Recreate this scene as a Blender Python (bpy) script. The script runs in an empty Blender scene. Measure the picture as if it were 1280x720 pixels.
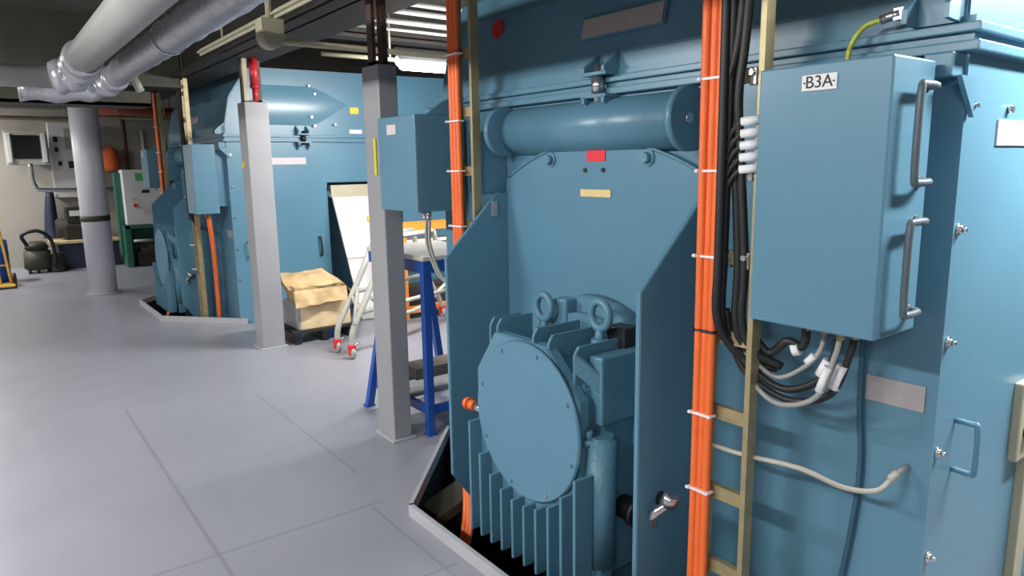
import bpy, bmesh, math, random
from mathutils import Vector, Matrix, noise
random.seed(7)
COL = bpy.context.scene.collection
PI = math.pi

# ------------------------------------------------------------------ materials
def lin(c):
    c = c / 255.0
    return c / 12.92 if c <= 0.04045 else ((c + 0.055) / 1.055) ** 2.4

def mat(name, rgb, rough=0.5, metal=0.0, var=0.06, scale=3.0, bump=0.0, bscale=40.0, spec=0.5, emit=None, estr=0.0):
    m = bpy.data.materials.new(name); m.use_nodes = True
    nt = m.node_tree; b = nt.nodes['Principled BSDF']
    c = [lin(v) for v in rgb]
    tc = nt.nodes.new('ShaderNodeTexCoord')
    n = nt.nodes.new('ShaderNodeTexNoise'); n.inputs['Scale'].default_value = scale; n.inputs['Detail'].default_value = 4
    nt.links.new(tc.outputs['Object'], n.inputs['Vector'])
    r = nt.nodes.new('ShaderNodeValToRGB')
    r.color_ramp.elements[0].position = 0.3; r.color_ramp.elements[1].position = 0.7
    r.color_ramp.elements[0].color = [v * (1 - var) for v in c] + [1]
    r.color_ramp.elements[1].color = [min(1, v * (1 + var)) for v in c] + [1]
    nt.links.new(n.outputs['Fac'], r.inputs['Fac'])
    nt.links.new(r.outputs['Color'], b.inputs['Base Color'])
    b.inputs['Roughness'].default_value = rough; b.inputs['Metallic'].default_value = metal
    b.inputs['Specular IOR Level'].default_value = spec
    if bump:
        n2 = nt.nodes.new('ShaderNodeTexNoise'); n2.inputs['Scale'].default_value = bscale; n2.inputs['Detail'].default_value = 3
        nt.links.new(tc.outputs['Object'], n2.inputs['Vector'])
        bp = nt.nodes.new('ShaderNodeBump'); bp.inputs['Strength'].default_value = bump; bp.inputs['Distance'].default_value = 0.01
        nt.links.new(n2.outputs['Fac'], bp.inputs['Height']); nt.links.new(bp.outputs['Normal'], b.inputs['Normal'])
    if emit:
        b.inputs['Emission Color'].default_value = [lin(v) for v in emit] + [1]; b.inputs['Emission Strength'].default_value = estr
    return m

M = {}
M['blue'] = mat('blue machine paint', (90, 134, 157), 0.33, 0, 0.05, 2.0, 0.05, 30)
M['bluegloss'] = mat('glossy blue sheet', (92, 136, 158), 0.26, 0, 0.03, 2.0)
M['bluecast'] = mat('blue painted casting', (88, 132, 154), 0.42, 0, 0.07, 5.0, 0.25, 60)
M['grey_paint'] = mat('grey column paint', (150, 150, 154), 0.4, 0, 0.05, 3.0, 0.05, 20)
M['white_pillar'] = mat('pale pillar paint', (224, 224, 232), 0.35, 0, 0.04, 2.0)
M['pipe'] = mat('pipe cladding', (165, 165, 164), 0.5, 0, 0.05, 4.0, 0.1, 12)
M['foil'] = mat('aluminium foil wrap', (188, 188, 196), 0.32, 0.55, 0.12, 14.0, 0.8, 18)
M['brown'] = mat('red brown primer', (84, 58, 50), 0.6, 0, 0.2, 5.0)
M['dark'] = mat('dark soot paint', (44, 42, 38), 0.7, 0, 0.25, 3.0)
M['olive'] = mat('dark olive steel', (66, 66, 54), 0.6, 0, 0.2, 3.0)
M['beige_metal'] = mat('beige conduit paint', (176, 170, 146), 0.5, 0, 0.08, 6.0)
M['brass'] = mat('yellow zinc plated steel', (172, 158, 122), 0.42, 0.5, 0.12, 14.0)
M['orange'] = mat('orange cable sheath', (236, 112, 54), 0.5, 0, 0.06, 12.0)
M['black'] = mat('black rubber', (30, 31, 33), 0.5, 0, 0.2, 10.0)
M['grey_cable'] = mat('grey cable sheath', (150, 152, 148), 0.5, 0, 0.05, 10.0)
M['white'] = mat('white plastic', (226, 226, 226), 0.45, 0, 0.03, 6.0)
M['tag'] = mat('white marker tape', (235, 235, 238), 0.4, 0, 0.03, 20.0)
M['chrome'] = mat('bright zinc', (205, 208, 210), 0.22, 0.9, 0.05, 20.0)
M['ink'] = mat('black print', (38, 40, 44), 0.6, 0, 0.0)
M['red'] = mat('red sticker', (226, 44, 58), 0.5, 0, 0.04, 20.0)
M['beige'] = mat('beige plate', (226, 202, 146), 0.45, 0, 0.04, 20.0)
M['plate'] = mat('engraved aluminium plate', (176, 170, 170), 0.42, 0.3, 0.06, 30.0)
M['palelabel'] = mat('pale label', (214, 200, 204), 0.5, 0, 0.03, 30.0)
M['yellow'] = mat('yellow sticker', (222, 204, 60), 0.5, 0, 0.05, 20.0)
M['yellow_paint'] = mat('yellow paint', (222, 178, 60), 0.45, 0, 0.08, 10.0)
M['earth'] = mat('yellow green earth wire', (176, 184, 72), 0.5, 0, 0.25, 60.0)
M['bluesteel'] = mat('royal blue paint', (38, 84, 168), 0.4, 0, 0.1, 6.0)
M['orangepaint'] = mat('orange frame paint', (240, 140, 54), 0.45, 0, 0.08, 6.0)
M['wood'] = mat('pale plywood', (222, 198, 156), 0.6, 0, 0.12, 9.0)
M['card'] = mat('cardboard', (196, 166, 122), 0.75, 0, 0.25, 9.0, 0.5, 25)
M['brownboard'] = mat('brown board', (128, 114, 104), 0.6, 0, 0.12, 10.0)
M['whiteboard'] = mat('white worn board', (214, 208, 198), 0.4, 0, 0.08, 8.0)
M['tubegrey'] = mat('grey tube paint', (178, 178, 168), 0.4, 0, 0.06, 8.0)
M['sheet'] = mat('white sheet metal', (206, 204, 206), 0.35, 0, 0.05, 5.0)
M['wall'] = mat('cream bulkhead paint', (176, 170, 160), 0.6, 0, 0.08, 1.2)
M['ceil'] = mat('deckhead paint', (104, 100, 92), 0.7, 0, 0.3, 1.3)
M['pitdark'] = mat('dark pit steel', (34, 32, 31), 0.45, 0, 0.35, 4.0)  # near-black lining of the floor wells, uneven in tone
M['kerb'] = mat('kerb grey', (176, 178, 184), 0.4, 0, 0.06, 4.0)
M['green'] = mat('green machine paint', (52, 108, 92), 0.4, 0, 0.08, 6.0)
M['navy'] = mat('navy steel', (36, 46, 72), 0.5, 0, 0.15, 6.0)
M['screen'] = mat('dark screen', (26, 27, 26), 0.2, 0, 0.1, 3.0)
M['orangebag'] = mat('orange fabric', (238, 112, 58), 0.7, 0, 0.12, 14.0)
M['redpaint'] = mat('red paint', (190, 40, 48), 0.4, 0, 0.08, 8.0)
M['display'] = mat('green display', (66, 138, 78), 0.3, 0, 0.15, 30.0, emit=(70, 150, 80), estr=0.15)
M['handle'] = mat('shaded handle grey', (92, 106, 114), 0.45, 0.1, 0.05, 20.0)  # grey darkened, the shade on the grips is put into the colour
M['line_dark'] = mat('dark casing blue', (52, 92, 112), 0.45, 0, 0.08, 10.0)
M['hose_pale'] = mat('pale hose', (182, 180, 168), 0.45, 0, 0.06, 10.0)
M['rustred'] = mat('rust red pipe paint', (158, 76, 52), 0.5, 0, 0.15, 6.0)
M['lamp'] = mat('lit tube', (255, 255, 255), 0.5, 0, 0.0, emit=(255, 252, 246), estr=30.0)

def floor_mat():
    m = mat('grey deck paint', (146, 148, 158), 0.34, 0, 0.05, 1.1, 0.0)
    nt = m.node_tree; b = nt.nodes['Principled BSDF']
    geo = nt.nodes.new('ShaderNodeTexCoord'); sep = nt.nodes.new('ShaderNodeSeparateXYZ')
    nt.links.new(geo.outputs['Object'], sep.inputs[0])
    def line(axis, pos, w, lo=None, hi=None):
        a = nt.nodes.new('ShaderNodeMath'); a.operation = 'SUBTRACT'; nt.links.new(sep.outputs[axis], a.inputs[0]); a.inputs[1].default_value = pos
        c = nt.nodes.new('ShaderNodeMath'); c.operation = 'ABSOLUTE'; nt.links.new(a.outputs[0], c.inputs[0])
        d = nt.nodes.new('ShaderNodeMapRange'); d.inputs['From Min'].default_value = w * 0.4; d.inputs['From Max'].default_value = w
        d.inputs['To Min'].default_value = 1; d.inputs['To Max'].default_value = 0
        nt.links.new(c.outputs[0], d.inputs['Value']); out = d.outputs[0]
        if lo is not None:
            o = 1 - axis
            g = nt.nodes.new('ShaderNodeMath'); g.operation = 'GREATER_THAN'; nt.links.new(sep.outputs[o], g.inputs[0]); g.inputs[1].default_value = lo
            l = nt.nodes.new('ShaderNodeMath'); l.operation = 'LESS_THAN'; nt.links.new(sep.outputs[o], l.inputs[0]); l.inputs[1].default_value = hi
            for k in (g, l):
                q = nt.nodes.new('ShaderNodeMath'); q.operation = 'MULTIPLY'; nt.links.new(out, q.inputs[0]); nt.links.new(k.outputs[0], q.inputs[1]); out = q.outputs[0]
        return out
    outs = [line(0, 0.64, 0.012, -4, 5.2), line(0, 1.44, 0.010, 3.3, 5.0), line(1, 2.93, 0.011, 0.3, 1.4), line(0, 1.335, 0.01, 0.5, 2.9), line(1, 2.25, 0.011, 0.9, 1.4)]
    s = outs[0]
    for o in outs[1:]:
        q = nt.nodes.new('ShaderNodeMath'); q.operation = 'MAXIMUM'; nt.links.new(s, q.inputs[0]); nt.links.new(o, q.inputs[1]); s = q.outputs[0]
    mix = nt.nodes.new('ShaderNodeMix'); mix.data_type = 'RGBA'
    old = b.inputs['Base Color'].links[0].from_socket
    f = nt.nodes.new('ShaderNodeMath'); f.operation = 'MULTIPLY'; f.inputs[1].default_value = 0.3; nt.links.new(s, f.inputs[0])
    nt.links.new(f.outputs[0], mix.inputs[0]); nt.links.new(old, mix.inputs[6]); mix.inputs[7].default_value = (0.09, 0.09, 0.1, 1)
    nt.links.new(mix.outputs[2], b.inputs['Base Color'])
    n2 = nt.nodes.new('ShaderNodeTexNoise'); n2.inputs['Scale'].default_value = 1.6; n2.inputs['Detail'].default_value = 2
    nt.links.new(geo.outputs['Object'], n2.inputs['Vector'])
    bp = nt.nodes.new('ShaderNodeBump'); bp.inputs['Strength'].default_value = 0.35; bp.inputs['Distance'].default_value = 0.05
    nt.links.new(n2.outputs['Fac'], bp.inputs['Height']); nt.links.new(bp.outputs['Normal'], b.inputs['Normal'])
    return m
M['floor'] = floor_mat()

# ------------------------------------------------------------------ builders
WLOC = {}          # world position of every Empty / mesh root
class MB:
    def __init__(s): s.bm = bmesh.new()
    def box(s, x0, x1, y0, y1, z0, z1, bev=0.0, mx=None):
        b = bmesh.new(); bmesh.ops.create_cube(b, size=1)
        for v in b.verts: v.co = Vector(((x0 + x1) / 2 + v.co.x * (x1 - x0), (y0 + y1) / 2 + v.co.y * (y1 - y0), (z0 + z1) / 2 + v.co.z * (z1 - z0)))
        if bev: bmesh.ops.bevel(b, geom=b.edges[:], offset=bev, segments=2, affect='EDGES', profile=0.5)
        s._merge(b, mx); return s
    def _merge(s, b, mx=None):
        if mx: bmesh.ops.transform(b, matrix=mx, verts=b.verts)
        me = bpy.data.meshes.new('tmp'); b.to_mesh(me); b.free(); s.bm.from_mesh(me); bpy.data.meshes.remove(me)
    def beam(s, p0, p1, w, h, up=(0, 0, 1), bev=0.0):     # rectangular bar between two points
        p0, p1 = Vector(p0), Vector(p1); d = p1 - p0; L = d.length; d.normalize()
        u = Vector(up)
        if abs(d.dot(u)) > .98: u = Vector((0, 1, 0))
        sx = d.cross(u).normalized(); sz = sx.cross(d).normalized()
        mx = Matrix((( sx.x, d.x, sz.x, p0.x), (sx.y, d.y, sz.y, p0.y), (sx.z, d.z, sz.z, p0.z), (0, 0, 0, 1)))
        return s.box(-w / 2, w / 2, 0, L, -h / 2, h / 2, bev, mx)
    def cyl(s, p0, p1, r0, r1=None, seg=24, bev=0.0):
        p0, p1 = Vector(p0), Vector(p1); r1 = r0 if r1 is None else r1
        d = p1 - p0; b = bmesh.new()
        bmesh.ops.create_cone(b, cap_ends=True, segments=seg, radius1=r0, radius2=r1, depth=d.length)
        if bev:
            bmesh.ops.bevel(b, geom=[e for e in b.edges if any(len(f.verts) > 4 for f in e.link_faces)], offset=bev, segments=2, affect='EDGES')
        for f in b.faces: f.smooth = len(f.verts) <= 4
        q = d.to_track_quat('Z', 'Y').to_matrix().to_4x4()
        s._merge(b, Matrix.Translation((p0 + p1) / 2) @ q); return s
    def tube(s, pts, r, seg=10, sub=6, closed=False):
        P = [Vector(p) for p in pts]
        if sub > 1 and len(P) > 2:
            Q = []; n = len(P)
            rng = range(n) if closed else range(n - 1)
            for i in rng:
                a = P[i - 1] if (i > 0 or closed) else P[0] * 2 - P[1]
                b_, c = P[i], P[(i + 1) % n]
                d = P[(i + 2) % n] if (i + 2 < n or closed) else P[-1] * 2 - P[-2]
                for k in range(sub):
                    t = k / sub
                    Q.append(0.5 * ((2 * b_) + (c - a) * t + (2 * a - 5 * b_ + 4 * c - d) * t * t + (3 * b_ - a - 3 * c + d) * t ** 3))
            if not closed: Q.append(P[-1])
            P = Q
        bm = s.bm; rings = []; n = len(P)
        tprev = None; nrm = None
        for i, p in enumerate(P):
            if closed: t = (P[(i + 1) % n] - P[i - 1]).normalized()
            else: t = (P[min(i + 1, n - 1)] - P[max(i - 1, 0)]).normalized()
            if nrm is None:
                a = Vector((0, 0, 1)) if abs(t.z) < .9 else Vector((1, 0, 0))
                nrm = t.cross(a).normalized()
            else:
                nrm = (nrm - t * nrm.dot(t))
                nrm.normalize()
            bi = t.cross(nrm)
            rr = r(i / max(1, n - 1)) if callable(r) else r
            rings.append([bm.verts.new(p + (nrm * math.cos(2 * PI * k / seg) + bi * math.sin(2 * PI * k / seg)) * rr) for k in range(seg)])
        pairs = [(rings[i], rings[i + 1]) for i in range(n - 1)] + ([(rings[-1], rings[0])] if closed else [])
        for A, B in pairs:
            for k in range(seg):
                f = bm.faces.new((A[k], A[(k + 1) % seg], B[(k + 1) % seg], B[k])); f.smooth = True
        if not closed:
            bm.faces.new(rings[0][::-1]); bm.faces.new(rings[-1])
        return s
    def prism(s, poly, ext, bev=0.0):
        b = bmesh.new(); e = Vector(ext)
        A = [b.verts.new(Vector(p)) for p in poly]; B = [b.verts.new(Vector(p) + e) for p in poly]
        b.faces.new(A); b.faces.new(B[::-1]); n = len(A)
        for i in range(n): b.faces.new((A[i], B[i], B[(i + 1) % n], A[(i + 1) % n]))
        bmesh.ops.recalc_face_normals(b, faces=b.faces)
        if bev: bmesh.ops.bevel(b, geom=b.edges[:], offset=bev, segments=2, affect='EDGES')
        s._merge(b); return s
    def poly(s, verts, faces, smooth=False):
        V = [s.bm.verts.new(Vector(v)) for v in verts]
        for f in faces:
            q = s.bm.faces.new([V[i] for i in f]); q.smooth = smooth
        return s
    def build(s, name, m, parent=None, origin=None):
        bmesh.ops.recalc_face_normals(s.bm, faces=s.bm.faces)
        if parent is not None: o = WLOC[parent.name]
        elif origin is not None: o = Vector(origin)
        else:
            xs = [v.co for v in s.bm.verts]
            o = Vector(((min(v.x for v in xs) + max(v.x for v in xs)) / 2, (min(v.y for v in xs) + max(v.y for v in xs)) / 2, min(v.z for v in xs)))
        for v in s.bm.verts: v.co -= o
        me = bpy.data.meshes.new(name); s.bm.to_mesh(me); s.bm.free()
        me.materials.append(M[m] if isinstance(m, str) else m)
        ob = bpy.data.objects.new(name, me); COL.objects.link(ob)
        if parent is not None: ob.parent = parent; WLOC[ob.name] = o
        else: ob.location = o; WLOC[ob.name] = o
        return ob

def thing(name, label, cat, loc, group=None):
    o = bpy.data.objects.new(name, None); o.empty_display_size = 0.1; COL.objects.link(o)
    o.location = loc; WLOC[o.name] = Vector(loc)
    return tag(o, label, cat, group)
def tag(o, label, cat, group=None):
    o['label'] = label; o['category'] = cat; o['kind'] = 'thing'
    if group: o['group'] = group
    return o
def struct(o, label=None):
    o['kind'] = 'structure'
    if label: o['label'] = label
    return o
def lab(o, label): o['label'] = label; return o
def dup(o, off, parent=None, skip=()):
    c = o.copy(); COL.objects.link(c)
    if parent is not None: c.parent = parent
    else: c.location = o.location + Vector(off)
    WLOC[c.name] = WLOC[o.name] + Vector(off)
    for ch in [k for k in o.children]:
        if ch.get('skip'): continue
        dup(ch, off, c, skip)
    return c
def text_mesh(mb, body, size, origin, right, up, depth=0.001):
    cu = bpy.data.curves.new('t', 'FONT'); cu.body = body; cu.size = size; cu.extrude = depth; cu.align_x = 'CENTER'; cu.align_y = 'CENTER'
    ob = bpy.data.objects.new('t', cu); COL.objects.link(ob)
    dg = bpy.context.evaluated_depsgraph_get(); me = bpy.data.meshes.new_from_object(ob.evaluated_get(dg))
    r, u = Vector(right), Vector(up); n = r.cross(u); o = Vector(origin)
    me.transform(Matrix(((r.x, u.x, n.x, o.x), (r.y, u.y, n.y, o.y), (r.z, u.z, n.z, o.z), (0, 0, 0, 1))))
    mb.bm.from_mesh(me); bpy.data.meshes.remove(me); bpy.data.objects.remove(ob); bpy.data.curves.remove(cu)

# ------------------------------------------------------------------ camera
F = 880.0; H = 1.6
U = Vector((-77, 4990, F)).normalized()
Lx = Vector((-675, 145, -F)); Lx = (Lx - U * Lx.dot(U)).normalized(); Tx = Lx.cross(U)
ROT = Matrix((Tx, Lx, U))                       # camera axes -> world (X = into the machines, Y = down the aisle)
cam = bpy.data.cameras.new('camera'); cam.sensor_width = 36; cam.lens = 36 * F / 1280; cam.clip_start = 0.05
co = bpy.data.objects.new('camera', cam); COL.objects.link(co)
co.matrix_world = Matrix.Translation((0, 0, H)) @ ROT.to_4x4()
bpy.context.scene.camera = co
def at(u, v, y=None, x=None, z=None):           # a measured point of the photograph, at a known distance
    r = ROT @ Vector((u - 640, 360 - v, -F)); C = Vector((0, 0, H))
    if y is not None: return C + r * (y / r.y)
    if x is not None: return C + r * (x / r.x)
    return C + r * ((z - H) / r.z)

# ------------------------------------------------------------------ room
DY = 6.65
PIT = [(1.44, 1.5), (1.44, 2.72), (2.1, 3.45), (5.3, 3.45), (5.3, 0.74), (2.1, 0.74)]
RX0, RX1, RY0, RY1, RZ = -3.6, 8.0, -3.4, 14.4, 3.05
def floor():
    bm = bmesh.new(); edges = []
    def loop(pts):
        V = [bm.verts.new((x, y, 0)) for x, y in pts]
        for i in range(len(V)): edges.append(bm.edges.new((V[i], V[(i + 1) % len(V)])))
    loop([(RX0, RY0), (RX1, RY0), (RX1, RY1), (RX0, RY1)]); loop(PIT); loop([(x, y + DY) for x, y in PIT])
    bmesh.ops.triangle_fill(bm, use_beauty=True, edges=edges, normal=(0, 0, 1))
    for f in bm.faces:
        if f.normal.z < 0: f.normal_flip()
    me = bpy.data.meshes.new('floor'); bm.to_mesh(me); bm.free(); me.materials.append(M['floor'])
    o = bpy.data.objects.new('floor', me); COL.objects.link(o); struct(o)
floor()
for k in range(2):
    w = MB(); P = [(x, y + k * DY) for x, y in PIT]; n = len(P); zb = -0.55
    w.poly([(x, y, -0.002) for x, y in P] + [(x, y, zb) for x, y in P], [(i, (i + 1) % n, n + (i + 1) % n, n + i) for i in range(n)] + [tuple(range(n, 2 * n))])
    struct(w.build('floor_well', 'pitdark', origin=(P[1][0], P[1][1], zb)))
    t = MB()
    for a, b in ((5, 0), (0, 1), (1, 2)):
        p, q = Vector((*P[a], 0)), Vector((*P[b], 0)); d = (q - p).normalized()
        t.beam(p - d * 0.008 + Vector((0, 0, 0.026)), q + d * 0.006 + Vector((0, 0, 0.026)), 0.02, 0.06)
    struct(t.build('trim_%d' % (k + 1), 'kerb'))
struct(MB().box(RX0, RX1, RY1, RY1 + 0.1, 0, RZ).build('wall_far', 'wall'))
struct(MB().box(RX0, RX1, RY0 - 0.1, RY0, 0, RZ).build('wall_near', 'wall'))
struct(MB().box(RX0 - 0.1, RX0, RY0, RY1, 0, RZ).build('wall_left', 'wall'))
struct(MB().box(RX1, RX1 + 0.1, RY0, RY1, 0, RZ).build('wall_right', 'wall'))
struct(MB().box(RX0, RX1, RY0, RY1, RZ, RZ + 0.1).build('ceiling', 'ceil'))

# ------------------------------------------------------------------ the big blue machines
XW, Y0, Y1, YC = 2.05, 0.78, 3.32, 2.11
def machine():
    R = thing('generator', 'big blue machine nearest the camera, end shield with red sticker between two upright plates', 'machine', (XW, YC, -0.4), 'blue machines along the aisle')
    # casing with a hatch opening in its side
    c = MB(); a, b, z0, z1 = 3.08, 4.0, 0.06, 1.43
    c.box(XW, a, Y0, Y1, -0.4, 1.875); c.box(a, 5.2, Y0 + .3, Y1, -0.4, 1.875)
    c.box(b, 5.2, Y0, Y0 + .3, -0.4, 1.875)
    c.box(a, b, Y0, Y0 + .3, z1, 1.875); c.box(a, b, Y0, Y0 + .3, -0.4, z0)
    cas = c.build('casing', 'blue', R)
    # folded corner strip with bolts
    for z in (1.73, 1.41, 1.10, 0.78, 0.46):
        bm_ = MB().cyl((XW + .03, Y0 + .002, z), (XW + .03, Y0 - .012, z), .011, seg=6).cyl((XW + .03, Y0, z), (XW + .03, Y0 - .004, z), .016)
        bm_.cyl((XW + .03, Y0 - .012, z), (XW + .03, Y0 - .022, z), .006, seg=10)
        bm_.build('bolt', 'chrome', R)
    MB().cyl((2.34, Y0, 1.73), (2.34, Y0 - .014, 1.73), .011, seg=6).build('bolt', 'chrome', R)
    # flange pair at the seam
    fl = MB()
    for (za, zb) in ((1.862, 1.888), (1.908, 1.932)):
        fl.box(XW - .032, 5.2, Y0 - .032, Y1 + .03, za, zb, .004)
    fl.box(XW - .012, 5.2, Y0 - .012, Y1 + .012, 1.86, 1.95)
    fl.build('seam_flange', 'blue', R)
    # hood
    prof = [(XW, 1.93), (XW, 2.02), (XW + .06, 2.30), (XW + .26, 2.60), (5.2, 2.62), (5.2, 1.93)]
    MB().prism([(x, Y0 + .01, z) for x, z in prof], (0, Y1 - Y0 - .02, 0), .006).build('hood', 'blue', R)
    # bulged side panel of the hood, running out in a pointed facet
    v, f = [], []; K = 12; zc, hh = 2.235, 0.215
    for i in range(K + 1):
        t = i / K; z = zc - hh + 2 * hh * t; d = .02 * math.sin(PI * t)
        v += [(2.40, Y0 + .012 - d, z), (2.97, Y0 + .012 - d, z)]
    for i in range(K): f.append((2 * i, 2 * i + 1, 2 * i + 3, 2 * i + 2))
    n0 = len(v); v.append((3.38, Y0 + .005, 2.262))
    for i in range(K): f.append((2 * i + 1, n0, 2 * i + 3))
    bu = MB().poly(v, f, True); bu.build('bulged_panel', 'bluegloss', R)
    # lug pairs with jack bolts on the seam
    def lug(x, y, front):
        def g(o, d, z, w):                              # o outwards from the face, d along it
            return (XW - o, y + d, z) if front else (x + d, Y0 - o, z)
        hw = (.07 if front else .075)
        for up in (1, 0):
            l = MB()
            for q in (-1, 1):
                d = q * .055 - .008
                pr = ((-.01, 1.935), (.085, 1.94), (.085, 1.965), (-.01, 2.03)) if up else ((-.01, 1.86), (.085, 1.857), (.085, 1.83), (-.01, 1.77))
                l.prism([g(o, d, z, 0) for o, z in pr], (0, .016, 0) if front else (.016, 0, 0))
            za, zb = (1.934, 1.946) if up else (1.85, 1.862)
            if front: l.box(XW - .085, XW + .01, y - hw, y + hw, za, zb)
            else: l.box(x - hw, x + hw, Y0 - .085, Y0 + .01, za, zb)
            o = l.build('seam_lug', 'blue', R)
        p = Vector(g(.055, 0, 0, 0))
        MB().cyl(p + Vector((0, 0, 1.83)), p + Vector((0, 0, 1.975)), .016, seg=16).cyl(p + Vector((0, 0, 1.868)), p + Vector((0, 0, 1.928)), .026, seg=6).build('jack_bolt', 'chrome' if front else 'black', o)
    lug(0, 2.07, True); lug(2.83, 0, False)
    # corner bracket: folded plates above and below the seam at the near corner
    cb = MB()
    for y in (.90, .80): cb.prism([(XW + .01, y, 1.935), (XW - .09, y, 1.94), (XW - .09, y, 1.975), (XW + .02, y, 2.06)], (0, .014, 0))
    cb.box(XW - .03, XW + .03, .80, .914, 1.935, 2.02); cb.build('corner_bracket', 'blue', R)
    MB().box(XW - .07, XW, .79, .86, 1.80, 1.86, .004).build('corner_block', 'blue', R)
    MB().prism([(XW - .075, .765, 1.80), (XW + .02, .765, 1.80), (XW + .02, .765, 1.70)], (0, .012, 0)).build('corner_gusset', 'blue', R)
    # end shield
    e = MB(); cz, cr = .50, 1.19; pts = []
    for i in range(49):
        th = math.radians(205 + (-25 - 205) * i / 48)
        y = YC - cr * math.cos(th); z = cz + cr * math.sin(th)
        if abs(y - YC) <= .66 or True: pts.append((y, z))
    pts = [(y, z) for y, z in pts if abs(y - YC) <= .60]
    pts = [(YC + .60, -.3), (YC + .60, cz + math.sqrt(cr * cr - .36))] + [p for p in sorted(set(pts), key=lambda p: -p[0]) if p[1] > 0.3] + [(YC - .60, cz + math.sqrt(cr * cr - .36)), (YC - .60, -.3)]
    e.prism([(XW - .035, y, z) for y, z in pts], (.045, 0, 0), .003)
    es = e.build('end_shield', 'blue', R)
    for y in (2.38, 1.82): MB().cyl((XW - .035, y, 1.615), (XW - .065, y, 1.615), .021, seg=6).cyl((XW - .035, y, 1.615), (XW - .042, y, 1.615), .032).build('bolt', 'bluecast', es)
    for y in (2.16, 2.055): MB().cyl((XW - .034, y, 1.57), (XW - .042, y, 1.57), .009, seg=12).build('plug', 'ink', es)
    lab(MB().box(XW - .039, XW - .033, 2.045, 2.15, 1.605, 1.675).build('sticker', 'red', es), 'red square sticker')
    lab(MB().box(XW - .041, XW - .033, 2.01, 2.185, 1.462, 1.492).build('name_plate', 'beige', es), 'beige strip name plate')
    MB().tube([(XW - .036, YC + cr * .998 * math.cos(math.radians(a)), cz + cr * .998 * math.sin(math.radians(a))) for a in range(61, 121, 4)], .007, 6, 2).build('rim', 'bluecast', es)
    # upright side plates
    for y, nm in ((2.70, 'far'), (1.525, 'near')):
        s = MB().prism([(1.665, y, .14), (1.665, y, 1.185), (1.955, y, 1.467), (XW, y, 1.467), (XW, y, -.3), (1.80, y, -.05)], (0, .022, 0), .003)
        p = s.build('upright_plate', 'blue', R)
        if nm == 'near':
            MB().cyl((1.78, y - .002, .445), (1.78, y + .024, .445), .026).build('hole_plug', 'ink', p)
            lab(MB().box(1.985, 2.025, y - .004, y + .001, 1.33, 1.43).build('small_tag', 'plate', p), 'grey tag')
        else:
            MB().box(1.92, 1.95, y - .006, y + .001, 1.36, 1.43).build('small_tag', 'plate', p)
    # horizontal cooling pipe under the seam
    MB().cyl((XW, 1.62, 1.745), (XW, 2.68, 1.745), .105, seg=40).build('cooling_pipe', 'blue', R)
    for y in (1.60, 2.66):
        fz = MB().cyl((1.985, y, 1.745), (1.985, y + .03, 1.745), .112, seg=40, bev=.004)
        o = fz.build('pipe_flange', 'blue', R)
        MB().cyl((1.965, y - .001, 1.745), (1.965, y - .01, 1.745), .02, seg=6).build('bolt', 'chrome', o)
    MB().box(1.90, XW, 2.745, 2.85, 1.46, 1.75, .006).build('pipe_support', 'blue', R)
    # bearing housing
    B = MB(); yb = 2.07
    oct_ = [(yb + .33, .06), (yb + .33, .75), (yb + .20, .93), (yb - .13, .93), (yb - .31, .76), (yb - .31, .06)]
    B.prism([(1.615, y, z) for y, z in oct_], (.05, 0, 0), .005)
    B.prism([(1.665, y, z) for y, z in [(yb + .29, .02), (yb + .29, .72), (yb + .17, .88), (yb - .13, .88), (yb - .28, .80), (yb - .28, .02)]], (.36, 0, 0), .01)
    B.box(1.70, 2.02, 1.735, 1.80, .66, .915, .008)
    B.box(1.73, 2.02, 1.755, 1.80, .05, .66, .006)
    B.cyl((1.93, yb, .60), (2.03, yb, .60), .46, seg=64)
    B.cyl((1.88, yb - .02, .60), (1.95, yb - .02, .60), .40, seg=64)
    hb = B.build('bearing_housing', 'bluecast', R)
    co_ = MB().cyl((1.615, 2.055, .615), (1.592, 2.055, .615), .315, seg=96, bev=.004)
    cov = co_.build('bearing_cover', 'blue', hb)
    for k in range(8):
        th = 2 * PI * k / 8 + .3
        y, z = 2.055 + .29 * math.cos(th), .615 + .29 * math.sin(th)
        MB().cyl((1.593, y, z), (1.586, y, z), .008, seg=6).build('bolt', 'bluecast' if k != 5 else 'chrome', cov)
    for k in range(10):                                  # cooling fins under the cover
        y = 2.385 - k * .0735
        dy = abs(y - 2.055); zt = .615 - math.sqrt(max(0, .33 ** 2 - dy ** 2)) if dy < .33 else .5
        zt = max(.25, min(.53, zt))
        MB().box(1.555, 1.64, y - .007, y + .007, .035, zt, .003).build('cooling_fin', 'bluecast', hb)
    for (y, x0, x1, zt) in ((2.30, 1.62, 1.78, .98), (2.25, 1.62, 1.80, .985), (2.02, 1.62, 1.86, .985), (1.93, 1.62, 1.86, .975), (1.81, 1.64, 1.86, .95)):
        MB().prism([(x0, y, .80), (x0, y, zt - .03), (x0 + .02, y, zt), (x1, y, zt), (x1, y, .80)], (0, .013, 0), .002).build('cooling_fin', 'bluecast', hb)
    MB().prism([(1.63, 1.80, .93), (1.63, 1.80, .86), (1.70, 1.745, .78), (1.70, 1.745, .85)], (.012, 0, 0)).build('web', 'bluecast', hb)
    for (y, x, z) in ((2.225, 1.84, 1.01), (1.87, 1.82, 1.035)):      # lifting eyes
        ey = MB().tube([(x, y + .048 * math.cos(a * PI / 8), z + .052 * math.sin(a * PI / 8)) for a in range(16)], .016, 10, 1, True)
        ey.cyl((x, y, z - .11), (x, y, z - .05), .022, .016).cyl((x, y, z - .13), (x, y, z - .09), .034, seg=20)
        ey.build('lifting_eye', 'bluecast', hb)
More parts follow.
